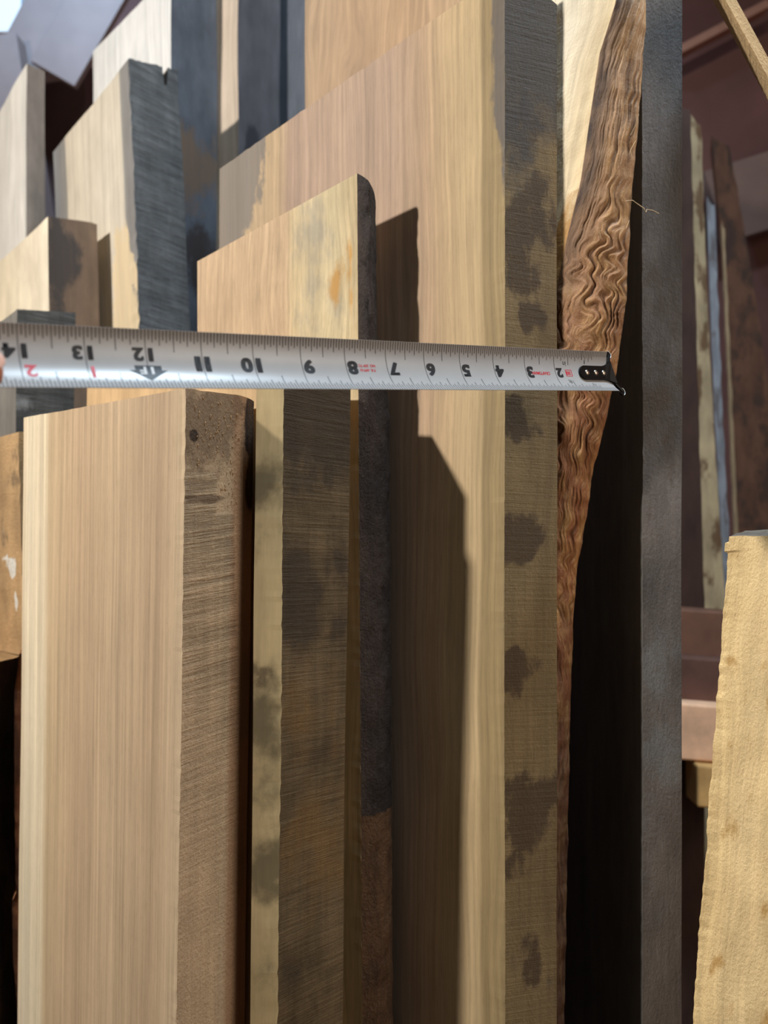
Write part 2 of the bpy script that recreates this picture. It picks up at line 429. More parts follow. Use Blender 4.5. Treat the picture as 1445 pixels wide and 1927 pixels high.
# -- B4 the tall wide board
P4 = plan(950, 21.09, 413, 1048, -58, 318, 5, edir=(.95, .3))
m4f = wood('wide_oak_face', [(0, C(172, 148, 106)), (.72, C(166, 142, 102)), (.86, C(206, 178, 134)), (2.0, C(208, 178, 136)), (2.9, C(198, 166, 132)), (4.2, C(184, 156, 132)),
                             (7.0, C(188, 160, 136)), (9.5, C(180, 152, 130)), (10.2, C(196, 168, 132)), (13.3, C(190, 164, 130))],
           warp=0.18, grain=0.3, gfreq=5.5, gstretch=0.035, pores=0.12, sa=(C(120, 114, 108), .35, .5, .8, .85), sb=(C(96, 92, 92), .3, .6, 1.0, .8), seed=11, mottle=0.07, cath=0.12)
m4e = wood('blotched_edge', [(0, C(140, 118, 84)), (1.4, C(132, 110, 78)), (2.6, C(150, 122, 82))], warp=0.2, grain=0.3, gfreq=5, gstretch=0.06, saw=0.12, sawf=10, sawslope=.05, sawb=.5,
           sa=(C(80, 64, 50), .34, .62, 2.0, .88), sb=(C(78, 72, 68), .3, .75, .8, .95), bumpk=0.035, seed=12, mottle=0.16, fuzz=0.35)
def PX(p, side, *pts):
    """blob list given by sight lines: (px,py, across, along, strength)"""
    out = []
    for (x, y, ru, rz, s) in pts:
        u, z = p.hit(side, x, y); out.append((u, z, ru, rz, s))
    return blobs(out)
f4 = PX(P4, 'face', (438, 330, 1.9, 2.8, 1.0), (430, 420, 1.1, 2.4, .95), (418, 480, .7, 2, .8))
f4b = PX(P4, 'face', (946, -20, .42, 3.4, .95), (948, 120, .28, 2.6, .9), (950, 230, .16, 2, .7))
e4 = PX(P4, 'edge', (990, 420, 1.0, .9, .8), (1010, 360, .5, .7, .7), (985, 510, .7, .7, .75), (1000, 600, .55, .5, .7), (970, 470, .5, 1.2, .6), (990, 250, .7, 1.0, .55),
        (975, 1010, .75, .75, .85), (965, 790, .6, .7, .8), (1000, 810, .6, .4, .5), (970, 1250, .8, .5, .8), (965, 1280, .4, .6, .7),
        (985, 1540, 1.0, 1.4, .78), (1020, 1500, .8, .9, .7), (975, 1620, .7, .8, .65), (1000, 1820, .35, 1.0, .6))
e4b = PX(P4, 'edge', (1000, 60, 2.4, 2.8, 1.0), (970, 170, 1.2, 2.5, .9), (1030, 130, 1, 1.6, .85), (1010, 1900, 2.2, 3.5, .3))
board('wide_board', 'tallest wide oak board with blotchy stained edge, right of the dark bark edge', P4,
      [m4f, m4e, end_grey], fs=(f4, f4b, zero), es=(e4, e4b, zero), dz=0.15, db=0.08, da=0.3, amp=0.02, jag=0.012, rag=0.05, curl=0.03)

# -- B5 board with a wild, rippled live edge
def line(pts, y):
    if y <= pts[0][0]: return pts[0][1]
    for (a, b), (c, d) in zip(pts, pts[1:]):
        if y <= c: return b + (d - b) * (y - a) / (c - a)
    return pts[-1][1]
def onsum(px, s):
    k = (px - 722.5) / F; Y = s / (1 + k); return Vector((k * Y, Y))
LE = [(-60, 1165), (20, 1158), (100, 1128), (200, 1112), (330, 1092), (440, 1064), (530, 1046), (700, 1036), (1100, 1020), (2000, 1010)]
RE = [(-60, 1218), (60, 1214), (170, 1206), (300, 1194), (400, 1186), (560, 1178), (660, 1165), (760, 1146), (880, 1116), (960, 1106), (1060, 1088), (1150, 1080), (1400, 1072), (2000, 1062)]
ZT = 15.6
def corner5(z):
    y = 963.5 - z / 20.8 * F; return onsum(line(LE, y), 26.62)
def rear5(z):
    y = 963.5 - z / 20.9 * F
    px = line(RE, y) + 2.5 * n1(z * 1.4, 3, 1) + 1.2 * n1(z * 4, 5, 1)
    return onsum(px, 27.95)
live = NT('rippled_live_edge', 0.55, 0.35)
if True:
    k = live
    uvn = k.n('ShaderNodeUVMap', uv_map='uv').outputs[0]
    sp = k.n('ShaderNodeSeparateXYZ'); k.set(sp.inputs[0], uvn); u, v = sp.outputs[0], sp.outputs[1]
    hgt = k.attr('sa'); dk = k.attr('sb'); wav = k.attr('sc')
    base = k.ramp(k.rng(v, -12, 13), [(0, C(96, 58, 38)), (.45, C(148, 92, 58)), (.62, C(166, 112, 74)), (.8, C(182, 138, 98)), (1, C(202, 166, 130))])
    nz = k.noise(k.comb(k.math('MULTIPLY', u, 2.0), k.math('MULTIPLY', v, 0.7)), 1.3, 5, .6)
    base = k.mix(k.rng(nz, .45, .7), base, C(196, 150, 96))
    base = k.mix(k.rng(hgt, -0.5, 0.5, 0.75, 0), base, C(86, 54, 36))  # shade in the valleys between ripples put into the colour
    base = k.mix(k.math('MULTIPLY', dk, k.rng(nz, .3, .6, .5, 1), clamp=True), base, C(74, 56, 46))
    fn = k.noise(k.comb(k.math('MULTIPLY', k.math('ADD', wav, 0.0), 1.0), k.math('MULTIPLY', v, .8)), 1.0, 5, .75)
    mm = k.rng(fn, .3, .7, .72, 1.15); base = k.mix(1.0, base, k.comb(mm, mm, mm), 'MULTIPLY')
    fz = k.noise(k.comb(u, k.math('MULTIPLY', v, .4)), 22, 4, .7)
    k.done(base, k.bump(k.math('ADD', fn, k.math('MULTIPLY', fz, .5)), 0.9, 0.05))
sap = wood('cream_sapwood', [(0, C(248, 222, 176)), (1.3, C(252, 238, 210)), (4, C(246, 230, 200))], warp=.3, grain=.2, gfreq=5, gstretch=.08, fuzz=.3, bumpk=.03, seed=15, cath=.2,
           sa=(C(196, 146, 84), .35, .7))
g = Geo(); NU, NZ = 84, 820
def crimp(z):                    # how strongly the fibres zigzag at this height
    return 0.25 + 1.3 * math.exp(-((z - 6.0) / 2.6) ** 2) + 0.9 * math.exp(-((z - 3.0) / 1.6) ** 2) + .5 * math.exp(-((z + 1) / 3) ** 2)
def wane5(a, s):
    z = -15 + (ZT + 15) * s if s >= 0 else -H
    c, r = corner5(z), rear5(z)
    d = r - c; L = d.length; nrm = Vector((d.y, -d.x)).normalized()     # outwards, to the lens side
    bul = math.sin(math.pi * min(1, a * 1.02)) ** 0.8 if 0 < a < 0.98 else 0
    q = c + d * a + nrm * bul * 0.30 * min(1, L / 2)
    cr = crimp(z)
    x = a * L
    am = .5 + .8 * n1(x * 1.3, z * .9, 14)
    warp = cr * (0.085 * am * math.sin(z * 8.5 + x * 3 + 3.0 * n1(x * .9, z * .6, 9)) + 0.16 * n1(x * 1.2, z * 1.5, 11) + .06 * n1(x * 3, z * 4, 12)) \
        + 0.45 * n1(x * .5, z * .22, 2) + .05 * n1(x * 2, z * 1.4, 7)
    ph = (x + warp) * 6.0
    rid = .8 - 2.2 * abs(n1(ph * 1.0, z * 0.55, 3)) + .6 * (.6 - 1.8 * abs(n1(ph * 2.3 + 9, z * 1.2, 5))) + .35 * n1(ph * 4, z * 2.5, 8)
    lump = n1(x * 1.1, z * .45, 20) + .5 * n1(x * 2.5, z * 1.4, 22)
    hh = rid * 0.045 * (0.5 + 0.5 * min(1.2, cr)) + lump * 0.10 * (0.5 if z > 7 else 1.0)
    if a <= 0 or a >= 1: hh = 0
    q = q + nrm * hh * min(1, a * 8, (1 - a) * 12)
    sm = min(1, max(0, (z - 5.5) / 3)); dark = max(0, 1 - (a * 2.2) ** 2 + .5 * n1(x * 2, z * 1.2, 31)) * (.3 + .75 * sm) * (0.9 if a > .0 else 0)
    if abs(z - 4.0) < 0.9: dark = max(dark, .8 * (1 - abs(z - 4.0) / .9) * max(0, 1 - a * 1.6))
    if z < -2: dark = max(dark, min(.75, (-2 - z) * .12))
    return Vector((q.x, q.y, z)), (x, z), (rid, dark, ph)
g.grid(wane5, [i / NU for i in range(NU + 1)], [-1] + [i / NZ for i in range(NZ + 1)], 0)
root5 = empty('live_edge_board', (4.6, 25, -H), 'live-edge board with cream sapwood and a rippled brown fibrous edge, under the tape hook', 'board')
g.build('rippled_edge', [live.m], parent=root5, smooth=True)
g = Geo()
def face5(a, s):
    z = -15 + (ZT + 15) * s if s >= 0 else -H
    c = corner5(z); L = 7.5
    q = c + Vector((-R2, R2)) * (a * L)
    x = a * L; n = .025 * n1(x * 1.5, z * .6, 3) + .02 * n1(x * 4, z * 2, 6)
    if 0 < a < 1: q = q + Vector((-R2, -R2)) * n
    return Vector((q.x, q.y, z)), (x, z), (0.6 if z < 9 and x < .5 else 0, 0, 0)
AA = [0, .01, .02, .035, .05, .07, .09, .12, .15, .2, .25, .35, .5, .75, 1]
g.grid(face5, AA, [-1] + [i / 260 for i in range(261)], 0, flip=True)
def back5(a, s):
    z = -15 + (ZT + 15) * s if s >= 0 else -H
    c = rear5(z); q = c + Vector((-R2, R2)) * (a * 7.3 * 1.0); return Vector((q.x, q.y, z)), (a * 7, z), (0, 0, 0)
g.grid(back5, [0, .5, 1], [-1] + [i / 260 for i in range(261)], 0)
def end5(a, s):
    z = -15 + (ZT + 15) * s if s >= 0 else -H
    p0 = corner5(z) + Vector((-R2, R2)) * 7.5; p1 = rear5(z) + Vector((-R2, R2)) * 7.3
    q = p0 + (p1 - p0) * a; return Vector((q.x, q.y, z)), (a * 2, z), (0, 0, 0)
g.grid(end5, [0, .5, 1], [-1] + [i / 260 for i in range(261)], 0, flip=True)
def top5(a, b):
    p0 = corner5(ZT) + Vector((-R2, R2)) * 7.5 * a; p1 = rear5(ZT) + Vector((-R2, R2)) * 7.3 * a
    q = p0 + (p1 - p0) * b; return Vector((q.x, q.y, ZT)), (a * 7, b * 2), (0, 0, 0)
g.grid(top5, [0, .5, 1], [0, .5, 1], 1)
g.build('sapwood_plank', [sap, end_tan], parent=root5, smooth=False)

# -- B6 grey board, face straight back
P6 = plan(1209, 22.2, None, 1283, -260, -250, -262, w=12.5, fdir=(-0.06, 1), edir=(1, 0.03))
m6f = wood('grey_dark_face', [(0, C(120, 116, 108)), (2, C(96, 90, 84))], grain=.25, gfreq=5, seed=17, mottle=.2)  # paler towards the near corner: the lit strip there put into the colour
m6e = wood('grey_weathered_edge', [(0, C(112, 104, 98)), (1.2, C(108, 101, 97))], warp=.1, grain=.3, gfreq=9, gstretch=.12, fuzz=.5, bumpk=.03, seed=18, mottle=.25,
           sa=(C(122, 122, 120), .3, .7, 1.5, .8), sb=(C(88, 76, 64), .3, .8))
e6 = PX(P6, 'edge', (1250, 1250, .9, 1.3, .6), (1250, 1420, .9, 1.2, .6), (1245, 1600, 1, 3, .4))
e6b = PX(P6, 'edge', (1245, 700, 1.4, 5, .55))
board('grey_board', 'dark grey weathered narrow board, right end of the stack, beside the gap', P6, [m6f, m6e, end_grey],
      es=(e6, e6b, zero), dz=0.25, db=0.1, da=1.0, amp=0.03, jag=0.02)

# ================================================================== boards farther along, upper left
pale = lambda nm, sd, st=None, **kw: wood(nm, st or [(0, C(222, 214, 202)), (9, C(214, 204, 188))], warp=.4, grain=.16, gfreq=3.5, gstretch=.05, seed=sd, mottle=.08, cath=.15, **kw)
bd = dict(dz=0.6, db=0.3, da=1.0, amp=0.05, zvis=-22)
Pa1 = plan(50, 50, -150, 85, 119, 470, 134)
board('board', 'slim pale board with greyish edge at the left border, behind the short brown-edged board', Pa1,
      [pale('pale_face_a', 21), wood('dull_brown_edge', [(0, C(130, 116, 104))], seed=22, mottle=.25), end_tan], **bd)
Pa2 = plan(243, 40.0, 98, 337, 110, 288, 131, lean=-0.0376)
ma2f = wood('grey_striped_face', [(0, C(126, 122, 118)), (1.0, C(134, 130, 124)), (1.25, C(202, 190, 170)), (6.8, C(198, 184, 162)), (7.9, C(196, 182, 160)), (8.2, C(132, 126, 118)), (10.4, C(124, 124, 124))],
            warp=.12, grain=.15, gfreq=3.5, seed=24, mottle=.1, sa=(C(206, 184, 148), .35, .5), cath=.1)
fa2 = PX(Pa2, 'face', (235, 620, 1.2, 5.5, 1.0), (235, 520, .8, 3.0, 1.0), (245, 700, 2, 6, 1.0))
ma2e = wood('grey_sawn_edge', [(0, C(118, 116, 114)), (2.8, C(112, 110, 108))], warp=.1, grain=.25, gfreq=3, gstretch=.2, saw=.5, sawf=3.2, sawslope=.12, bumpk=.12, seed=25, mottle=.16)
def notch2(b): return -1.0 if 0.66 < b < 0.76 else 0.0
bdd = dict(bd); bdd.update(db=0.09, dz=0.4)
board('board', 'grey saw-marked thick board with a small notch in its top, upper left', Pa2, [ma2f, ma2e, end_grey], fs=(fa2, zero, zero), notch=notch2, rag=.12, jag=.08, **bdd)
Pa3 = plan(90, 39.2, None, 183, 407, 505, 420, w=8, lean=-0.02)
board('board', 'short pale board with brown edge, left, above the end of the tape', Pa3,
      [wood('blotchy_pale_face', [(0, C(212, 198, 174)), (9, C(200, 182, 152))], grain=.12, gfreq=3, seed=27, mottle=.16, warp=.4),
       wood('brown_far_edge', [(0, C(120, 96, 78)), (2.5, C(128, 102, 80))], warp=.3, grain=.25, gfreq=4, seed=28, mottle=.2, sa=(C(74, 64, 58), .35, .7)), end_grey],
      es=(blobs([(.6, 13, 1.4, 2.2, .8), (.4, 10.5, .6, 1.5, .6)]), zero, zero), curl=0.03, **bd)
Pa4 = plan(34, 34.6, None, 142, 582, 640, 588, w=5.5, lean=0.02)
board('board', 'short grey board crossing behind the tape at its left end', Pa4,
      [wood('grey_face_b', [(0, C(120, 114, 106))], seed=30, mottle=.2), wood('grey_cross_sawn_edge', [(0, C(106, 102, 96))], warp=.2, grain=.2, gfreq=4, saw=.45, sawf=4, bumpk=.08, seed=31, mottle=.25,
        sa=(C(160, 156, 150), .4, .8)), end_grey], es=(blobs([(.4, 5.0, 1.0, .7, .6)]), zero, zero), rag=.08, **bd)

Pb1 = plan(322, 44.5, 175, 408, -55, 97, -40)
def e_b1(u, z): return 0
m_b1e = wood('blue_black_edge', [(0, C(84, 86, 92)), (3, C(78, 80, 86))], warp=.3, grain=.2, gfreq=3, seed=34, mottle=.3, sa=(C(104, 84, 68), .35, .75), sb=(C(52, 44, 42), .3, .7))
board('board', 'tall white-faced board with blue-black edge behind the notched grey board', Pb1, [pale('white_face_b', 33, [(0, C(230, 226, 220)), (10, C(224, 218, 208))]), m_b1e, end_grey],
      es=(blobs([(1.5, 20, 2.5, 3.0, .7)]), blobs([(2, 15, 2.5, 2.4, .8)]), zero), **bd)
Pb2 = plan(448, 45.6, None, 527, -70, -40, -60, w=9)
board('board', 'tall narrow-faced board with dark stained edge, between the blue-black edge and the dark gap', Pb2,
      [pale('tan_face_c', 36, [(0, C(204, 184, 162)), (9, C(192, 172, 152))]), wood('dark_edge_c', [(0, C(82, 78, 80))], warp=.3, grain=.2, gfreq=3, seed=37, mottle=.25, sa=(C(108, 94, 80), .4, .75), sb=(C(48, 46, 50), .35, .6)), end_grey],
      es=(blobs([(1.8, 21, 1.4, 3, .6)]), blobs([(1.2, 22, .8, 1.6, .8)]), zero), **bd)
Pb3 = plan(590, 46.2, None, 640, -90, -60, -80, w=8)
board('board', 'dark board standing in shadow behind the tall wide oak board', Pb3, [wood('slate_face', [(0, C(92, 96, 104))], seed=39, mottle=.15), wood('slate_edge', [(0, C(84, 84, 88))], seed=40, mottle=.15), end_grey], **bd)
Pb4 = plan(935, 27.0, 574, 985, -330, -210, -325)
board('wide_board', 'tall tan board with flowing grain rising behind the wide oak board', Pb4,
      [wood('flowing_tan_face', [(0, C(196, 164, 128)), (5, C(186, 152, 118)), (10.5, C(178, 150, 120))], warp=.5, grain=.28, gfreq=4.2, gstretch=.04, seed=42, mottle=.08, cath=.55, pores=.1),
       wood('tan_edge', [(0, C(130, 106, 82))], seed=43), end_tan], dz=.5, db=.3, da=.7, amp=.04, zvis=-18)

# ================================================================== lower left: stump, upright offcut, orange live edge
def stump():
    c = Vector((-18.0, 30.2)); r0 = 3.75; zt = -5.6
    k = wood('furrowed_bark', [(0, C(82, 68, 52)), (24, C(74, 62, 50))], warp=.6, grain=.6, gfreq=1.6, gstretch=.35, fuzz=2.0, bumpk=.25, seed=50, mottle=.45,
             sa=(C(108, 88, 60), .4, .8))
    kt = wood('sawn_log_top', [(0, C(176, 142, 100))], grain=.35, gfreq=3, gstretch=.8, seed=51, mottle=.25)
    g = Geo()
    def side(a, s):
        z = -H + (zt + H) * s; th = a * 2 * math.pi
        x, y = math.cos(th), math.sin(th)
        r = r0 * (1 + .05 * n1(x * 1.1, y * 1.1, 2)) + .22 * n1(x * 5, y * 5, z * .35) + .1 * n1(x * 11, y * 11, z * 1.1)
        if a in (0, 1): r = r0
        return Vector((c.x + r * x, c.y + r * y, z + (.3 * n1(x * 2, y * 2, 0) if s == 1 else 0))), (a * 24, z), (n1(x * 3, y * 3, z * .5) + .3, 0, 0)
    g.grid(side, [i / 90 for i in range(91)], [i / 120 for i in range(121)], 0)
    t = Geo()
    def top(a, b):
        th = a * 2 * math.pi; x, y = math.cos(th), math.sin(th)
        q, _, _ = side(a, 1.0); q = Vector((c.x, c.y, zt)) + (q - Vector((c.x, c.y, zt))) * b
        return q, (q.x - c.x, q.y - c.y), (0, 0, 0)
    t.grid(top, [i / 90 for i in range(91)], [0, .3, .6, .85, 1], 0, flip=True)
    root = empty('log_stump', (c.x, c.y, -H), 'standing bark-covered log at the lower left border, dark furrowed bark', 'log')
    g.build('bark', [k], parent=root, smooth=True); t.build('cut_top', [kt], parent=root)
stump()
Pa5 = Plan((-14.1, 29.7), 5.4, 1.1, (-.8, .6), (.6, .8), zn=at(31, 812, 29.6).z, zl=at(-60, 835, 30).z, zr=at(31, 812, 30).z, lean=(-0.028, 0))
ma5 = wood('chalked_tan_face', [(0, C(186, 150, 106)), (6, C(178, 142, 100))], warp=.4, grain=.15, gfreq=2, gstretch=.4, seed=53, mottle=.25, fuzz=.7, bumpk=.06,
           sa=(C(124, 104, 80), .45, .7, 1.3, .8), sb=(C(226, 220, 208), .4, .62, 1.6))
fa5 = PX(Pa5, 'face', (20, 900, .8, .8, .65), (8, 1000, .5, 1.0, .6), (30, 860, .5, .7, .6))
fb5 = PX(Pa5, 'face', (22, 1070, .35, .5, 1.0), (12, 1050, .2, .3, .8), (30, 1130, .2, .6, .8), (8, 1000, .1, .5, .7))
def a5board():
    g = Geo(); p = Pa5; zb = -5.55
    def P(a, b, s):
        zt = p.top(a, b); z = zb + (zt - zb) * s; q = p.xy(a, b, z)
        rr = .05 * n1(z * 1.5, a * 3, 4); return Vector((q.x + rr, q.y, z))
    AA = [i / 20 for i in range(21)]; ZZ = [i / 30 for i in range(31)]; BB = [0, .5, 1]
    g.grid(lambda a, s: (P(a, 0, s), (a * p.w, P(a, 0, s).z), (fa5(a * p.w, P(a, 0, s).z), fb5(a * p.w, P(a, 0, s).z), 0)), AA, ZZ, 0, flip=True)
    g.grid(lambda b, s: (P(0, b, s), (b, s * 9), (0, 0, 0)), BB, ZZ, 0)
    g.grid(lambda a, s: (P(a, 1, s), (a * 5, s * 9), (0, 0, 0)), AA, ZZ, 0)
    g.grid(lambda b, s: (P(1, b, s), (b, s * 9), (0, 0, 0)), BB, ZZ, 0, flip=True)
    g.grid(lambda a, b: (P(a, b, 1), (a * 5, b), (0, 0, 0)), AA, BB, 0)
    o = g.build('offcut', [ma5], origin=(-17.5, 30.3, zb))
    tag(o, 'tan offcut with white chalk smears standing on the bark-covered log', 'board')
a5board()
# orange live-edge slab
def orange():
    g = Geo(); zt = -5.2
    m = wood('orange_bark_edge', [(0, C(176, 120, 82)), (2, C(168, 116, 80))], warp=.3, grain=.3, gfreq=4, seed=56, mottle=.2, sa=(C(110, 72, 50), .3, .7), bumpk=.05, fuzz=.8)
    def outer(z):
        y = 963.5 - z / 28.3 * F
        base = line([(1200, 40), (1260, 33), (1300, 27), (1500, 27), (1680, 30), (1695, 23), (1800, 24), (1880, 31), (2000, 36), (4000, 36)], y)
        return (base - 722.5 + 1.2 * n1(z * 2.5, 2, 1)) / F * 28.3
    def P(a, b, s):
        z = -20 + (zt + 20) * s if s >= 0 else -H
        x0 = outer(z); p0 = Vector((x0, 28.3)); p1 = Vector((-11.95, 29.15)); off = Vector((-.35, .85)) * b
        q = p0 + (p1 - p0) * a + off; return Vector((q.x, q.y, z))
    AA = [0, .1, .2, .4, .7, 1]; ZZ = [-1] + [i / 160 for i in range(161)]; BB = [0, .5, 1]
    at3 = lambda a, z: (max(0, .7 - a * 4) + .2 * n1(z, a, 1), 0, 0)
    g.grid(lambda a, s: (P(a, 0, s), (a * 2, P(a, 0, s).z), at3(a, P(a, 0, s).z)), AA, ZZ, 0)
    g.grid(lambda b, s: (P(0, b, s), (b, P(0, b, s).z), (.3, 0, 0)), BB, ZZ, 0, flip=True)
    g.grid(lambda a, s: (P(a, 1, s), (a * 2, P(a, 1, s).z), (0, 0, 0)), AA, ZZ, 0, flip=True)
    g.grid(lambda b, s: (P(1, b, s), (b, P(1, b, s).z), (0, 0, 0)), BB, ZZ, 0)
    g.grid(lambda a, b: (P(a, b, 1), (a * 2, b), (0, 0, 0)), AA, BB, 0)
    tag(g.build('live_edge_slab', [m], origin=(-12.8, 29, -H)), 'thin orange-brown live-edge slab peeping out left of the front oak board', 'board')
orange()

# ================================================================== right foreground post
def rpost():
    m = wood('golden_rough_face', [(0, C(250, 214, 152)), (1.0, C(252, 218, 160)), (5, C(246, 210, 150))], warp=.35, grain=.22, gfreq=2.6, gstretch=.09, fuzz=.25, bumpk=.07, seed=60,
             mottle=.1, cath=.25, sa=(C(204, 158, 94), .45, .8), nscale=2.0)
    g = Geo(); Y0 = 19.5; zt = at(1370, 1012, Y0).z
    fd = Vector((1.0, -.75)).normalized(); ed = Vector((.55, .84)).normalized()
    n0 = at(1372, 1012, Y0); T = 2.0; Wd = 4.8
    def P(a, b, s):
        zt2 = zt + (.02 + .10 * min(1, a * 3)) + b * .12 + .05 * n1(a * 9, b * 4, 3)
        z = -13 + (zt2 + 13) * s if s >= 0 else -H
        dz = z - zt
        lx = .076 * dz if dz > -13 else .076 * -13
        q = Vector((n0.x, n0.y)) + fd * (a * Wd) + ed * (b * T)
        rip = .05 * n1(a * 5, z * .5, 1) + .035 * n1(a * 14, z * .9, 6)
        e = max(0, 1 - a * 12)
        x = q.x + lx + e * (.05 * n1(z * 1.6, 1, 1) + .025 * n1(z * 5, 2, 2) - (.09 if -.35 < dz < .1 else 0))
        y = q.y - rip * (1 - b)
        if a == 0 and dz > -.12 and s > 0: x += .12
        return Vector((x, y, z))
    AA = [0, .015, .03, .05] + [.07 + i * .93 / 60 for i in range(61)]; ZZ = [-1] + [i / 240 for i in range(241)]; BB = [0, .25, .5, .75, 1]
    g.grid(lambda a, s: (P(a, 0, s), (a * Wd, P(a, 0, s).z), (.3 + .4 * n1(a * 20, P(a, 0, s).z * 1.2, 0), 0, 0)), AA, ZZ, 0)
    g.grid(lambda b, s: (P(0, b, s), (b * T, P(0, b, s).z), (0, 0, 0)), BB, ZZ, 0, flip=True)
    g.grid(lambda a, s: (P(a, 1, s), (a * Wd, P(a, 1, s).z), (0, 0, 0)), AA, ZZ, 0, flip=True)
    g.grid(lambda b, s: (P(1, b, s), (b * T, P(1, b, s).z), (0, 0, 0)), BB, ZZ, 0)
    g.grid(lambda a, b: (P(a, b, 1), (a * Wd, b * T), (0, 0, 0)), AA, BB, 1)
    tag(g.build('rough_board', [m, end_grey], origin=(10.5, 18, -H)), 'short golden rough-sawn board in the right foreground, weathered grey top end', 'board')
rpost()

# leaning stick crossing the top right corner
def stick():
    m = wood('pale_stick', [(0, C(226, 190, 140))], grain=.3, gfreq=6, seed=63, fuzz=1.0, bumpk=.08)
    p0 = at(1330, -64, 20.5); p1 = at(1445, 146, 20.5)
    d = (p1 - p0).normalized(); p1 = p0 + d * ((-H - p0.z) / d.z)
    side = d.cross(Vector((0, 1, 0))).normalized(); dep = Vector((0.5, 1, 0)).normalized()
    if side.x > 0: side = -side
    g = Geo(); L = (p1 - p0).length
    def P(a, b, s):
        q = p0 + d * (L * s) - side * (a * .26) + dep * (b * 1.3)
        if a == 0: q = q + side * (.02 * n1(s * 400, 1, 1) + .012 * n1(s * 1400, 1, 1))
        if s == 1: q.z = -H
        return q
    AA = [0, .5, 1]; ZZ = [i / 500 * .25 for i in range(501)] + [.5, 1]
    for fn, fl in ((lambda a, s: (P(a, 0, s), (a * .3, s * L), (0, 0, 0)), True), (lambda b, s: (P(0, b, s), (b, s * L), (0, 0, 0)), False),
                   (lambda a, s: (P(a, 1, s), (a * .3, s * L), (0, 0, 0)), False), (lambda b, s: (P(1, b, s), (b, s * L), (0, 0, 0)), True)):
        g.grid(fn, AA, ZZ, 0, flip=fl)
    g.grid(lambda a, b: (P(a, b, 0), (a, b), (0, 0, 0)), AA, AA, 0, flip=True)
    tag(g.build('wooden_stick', [m], origin=tuple(p1)), 'thin pale wooden stick leaning across the top right corner', 'stick')
stick()

# ================================================================== right background
def lean_board(name, label, pts_top, pts_bot, Y, thick, mat, curve=0.0, tilt=0.4):
    """board seen edge on between two sight lines that run down from pts_top to pts_bot"""
    (xl, xr, yt), (bl, br, yb) = pts_top, pts_bot
    g = Geo(); zt = at(0, yt, Y).z; zb = at(0, yb, Y).z
    def P(a, b, s):
        z = zb + (zt - zb) * s if s >= 0 else -H
        t = (z - zb) / (zt - zb) if s >= 0 else 0
        cv = curve * math.sin(math.pi * t)
        l = bl + (xl - bl) * t + cv; r = br + (xr - br) * t + cv
        l += 1.6 * n1(z * .8, Y, 1); r += 2.2 * n1(z * .7, Y, 4)
        x = ((l + (r - l) * a) - 722.5) / F * Y
        return Vector((x + b * thick * tilt, Y + b * thick + a * .3, z - (a * .8 if s == 1 else 0)))
    AA = [i / 6 for i in range(7)]; ZZ = [-1] + [i / 60 for i in range(61)]; BB = [0, 1]
    g.grid(lambda a, s: (P(a, 0, s), (P(a, 0, s).x, P(a, 0, s).z), (.5 + .5 * n1(a * 2, s * 14, Y), 0, 0)), AA, ZZ, 0)
    g.grid(lambda b, s: (P(0, b, s), (b * thick, P(0, b, s).z), (0, 0, 0)), BB, ZZ, 0, flip=True)
    g.grid(lambda a, s: (P(a, 1, s), (a, P(a, 1, s).z), (0, 0, 0)), AA, ZZ, 0, flip=True)
    g.grid(lambda b, s: (P(1, b, s), (b * thick, P(1, b, s).z), (0, 0, 0)), BB, ZZ, 0)
    g.grid(lambda a, b: (P(a, b, 1), (a, b), (0, 0, 0)), AA, BB, 0)
    q = P(.5, .5, -1)
    return tag(g.build(name, [mat], origin=(q.x, q.y, -H)), label, 'board')
kb = dict(warp=.3, grain=.2, gfreq=2.5, mottle=.3)
lean_board('board', 'very dark board right against the grey board, right background', (1262, 1302, 185), (1276, 1330, 1160), 44, 4, wood('umber_a', [(0, C(64, 46, 40))], seed=70, **kb))
lean_board('live_edge_board', 'blurred pale bark-edged board leaning in the right background', (1300, 1322, 215), (1326, 1372, 1180), 52, 2, wood('pale_bark_b', [(0, C(150, 136, 108))], seed=71, sa=(C(88, 66, 46), .5, .8), **kb), curve=-6)
lean_board('board', 'blurred blue-grey board edge in the right background', (1330, 1348, 370), (1368, 1386, 1180), 56, 2, wood('blue_grey_c', [(0, C(128, 134, 142))], seed=72, sa=(C(92, 90, 92), .5, .9), **kb), curve=-4)
lean_board('board', 'thin pale sliver of a board beside the blue-grey edge, right background', (1358, 1366, 415), (1390, 1400, 1180), 60, 2, wood('sliver_d', [(0, C(168, 150, 120))], seed=73, **kb))
lean_board('live_edge_slab', 'broad dark brown slab with curved side, right background', (1338, 1372, 255), (1380, 1490, 1200), 66, 3, wood('umber_e', [(0, C(84, 58, 44))], seed=74, sa=(C(54, 40, 34), .4, .8), **kb), curve=18)

# horizontal rack rails seen through the gap
rack = empty('lumber_rack', (22, 40, -H), 'low horizontal rack rails seen through the gap right of the grey board', 'rack')
def rail(name, y0, y1, px0, Y, mat, depth=1.6, slope=.12, label=None, lift=0):
    p = at(px0, y0, Y); h = (y1 - y0) / F * Y
    ax = Vector((30 - p.x, 0, -(30 - p.x) * slope * .6))
    me = mesh(name, box_verts(p + Vector((0, 0, -h)), ax, Vector((0, depth, 0)), Vector((0, 0, h))), BOXF)
    o = link(name, me, mat, rack)
    bv = o.modifiers.new('bevel', 'BEVEL'); bv.width = .12 * I; bv.segments = 2
    if label: o['label'] = label
woodbox = lambda nm, c: plain(nm, c, .7, mott=.2, scale=30)
rail('rail', 1140, 1228, 1200, 42, woodbox('rail_brown', C(112, 78, 62)))
rail('rail', 1230, 1316, 1200, 41, woodbox('rail_maroon', C(98, 68, 58)))
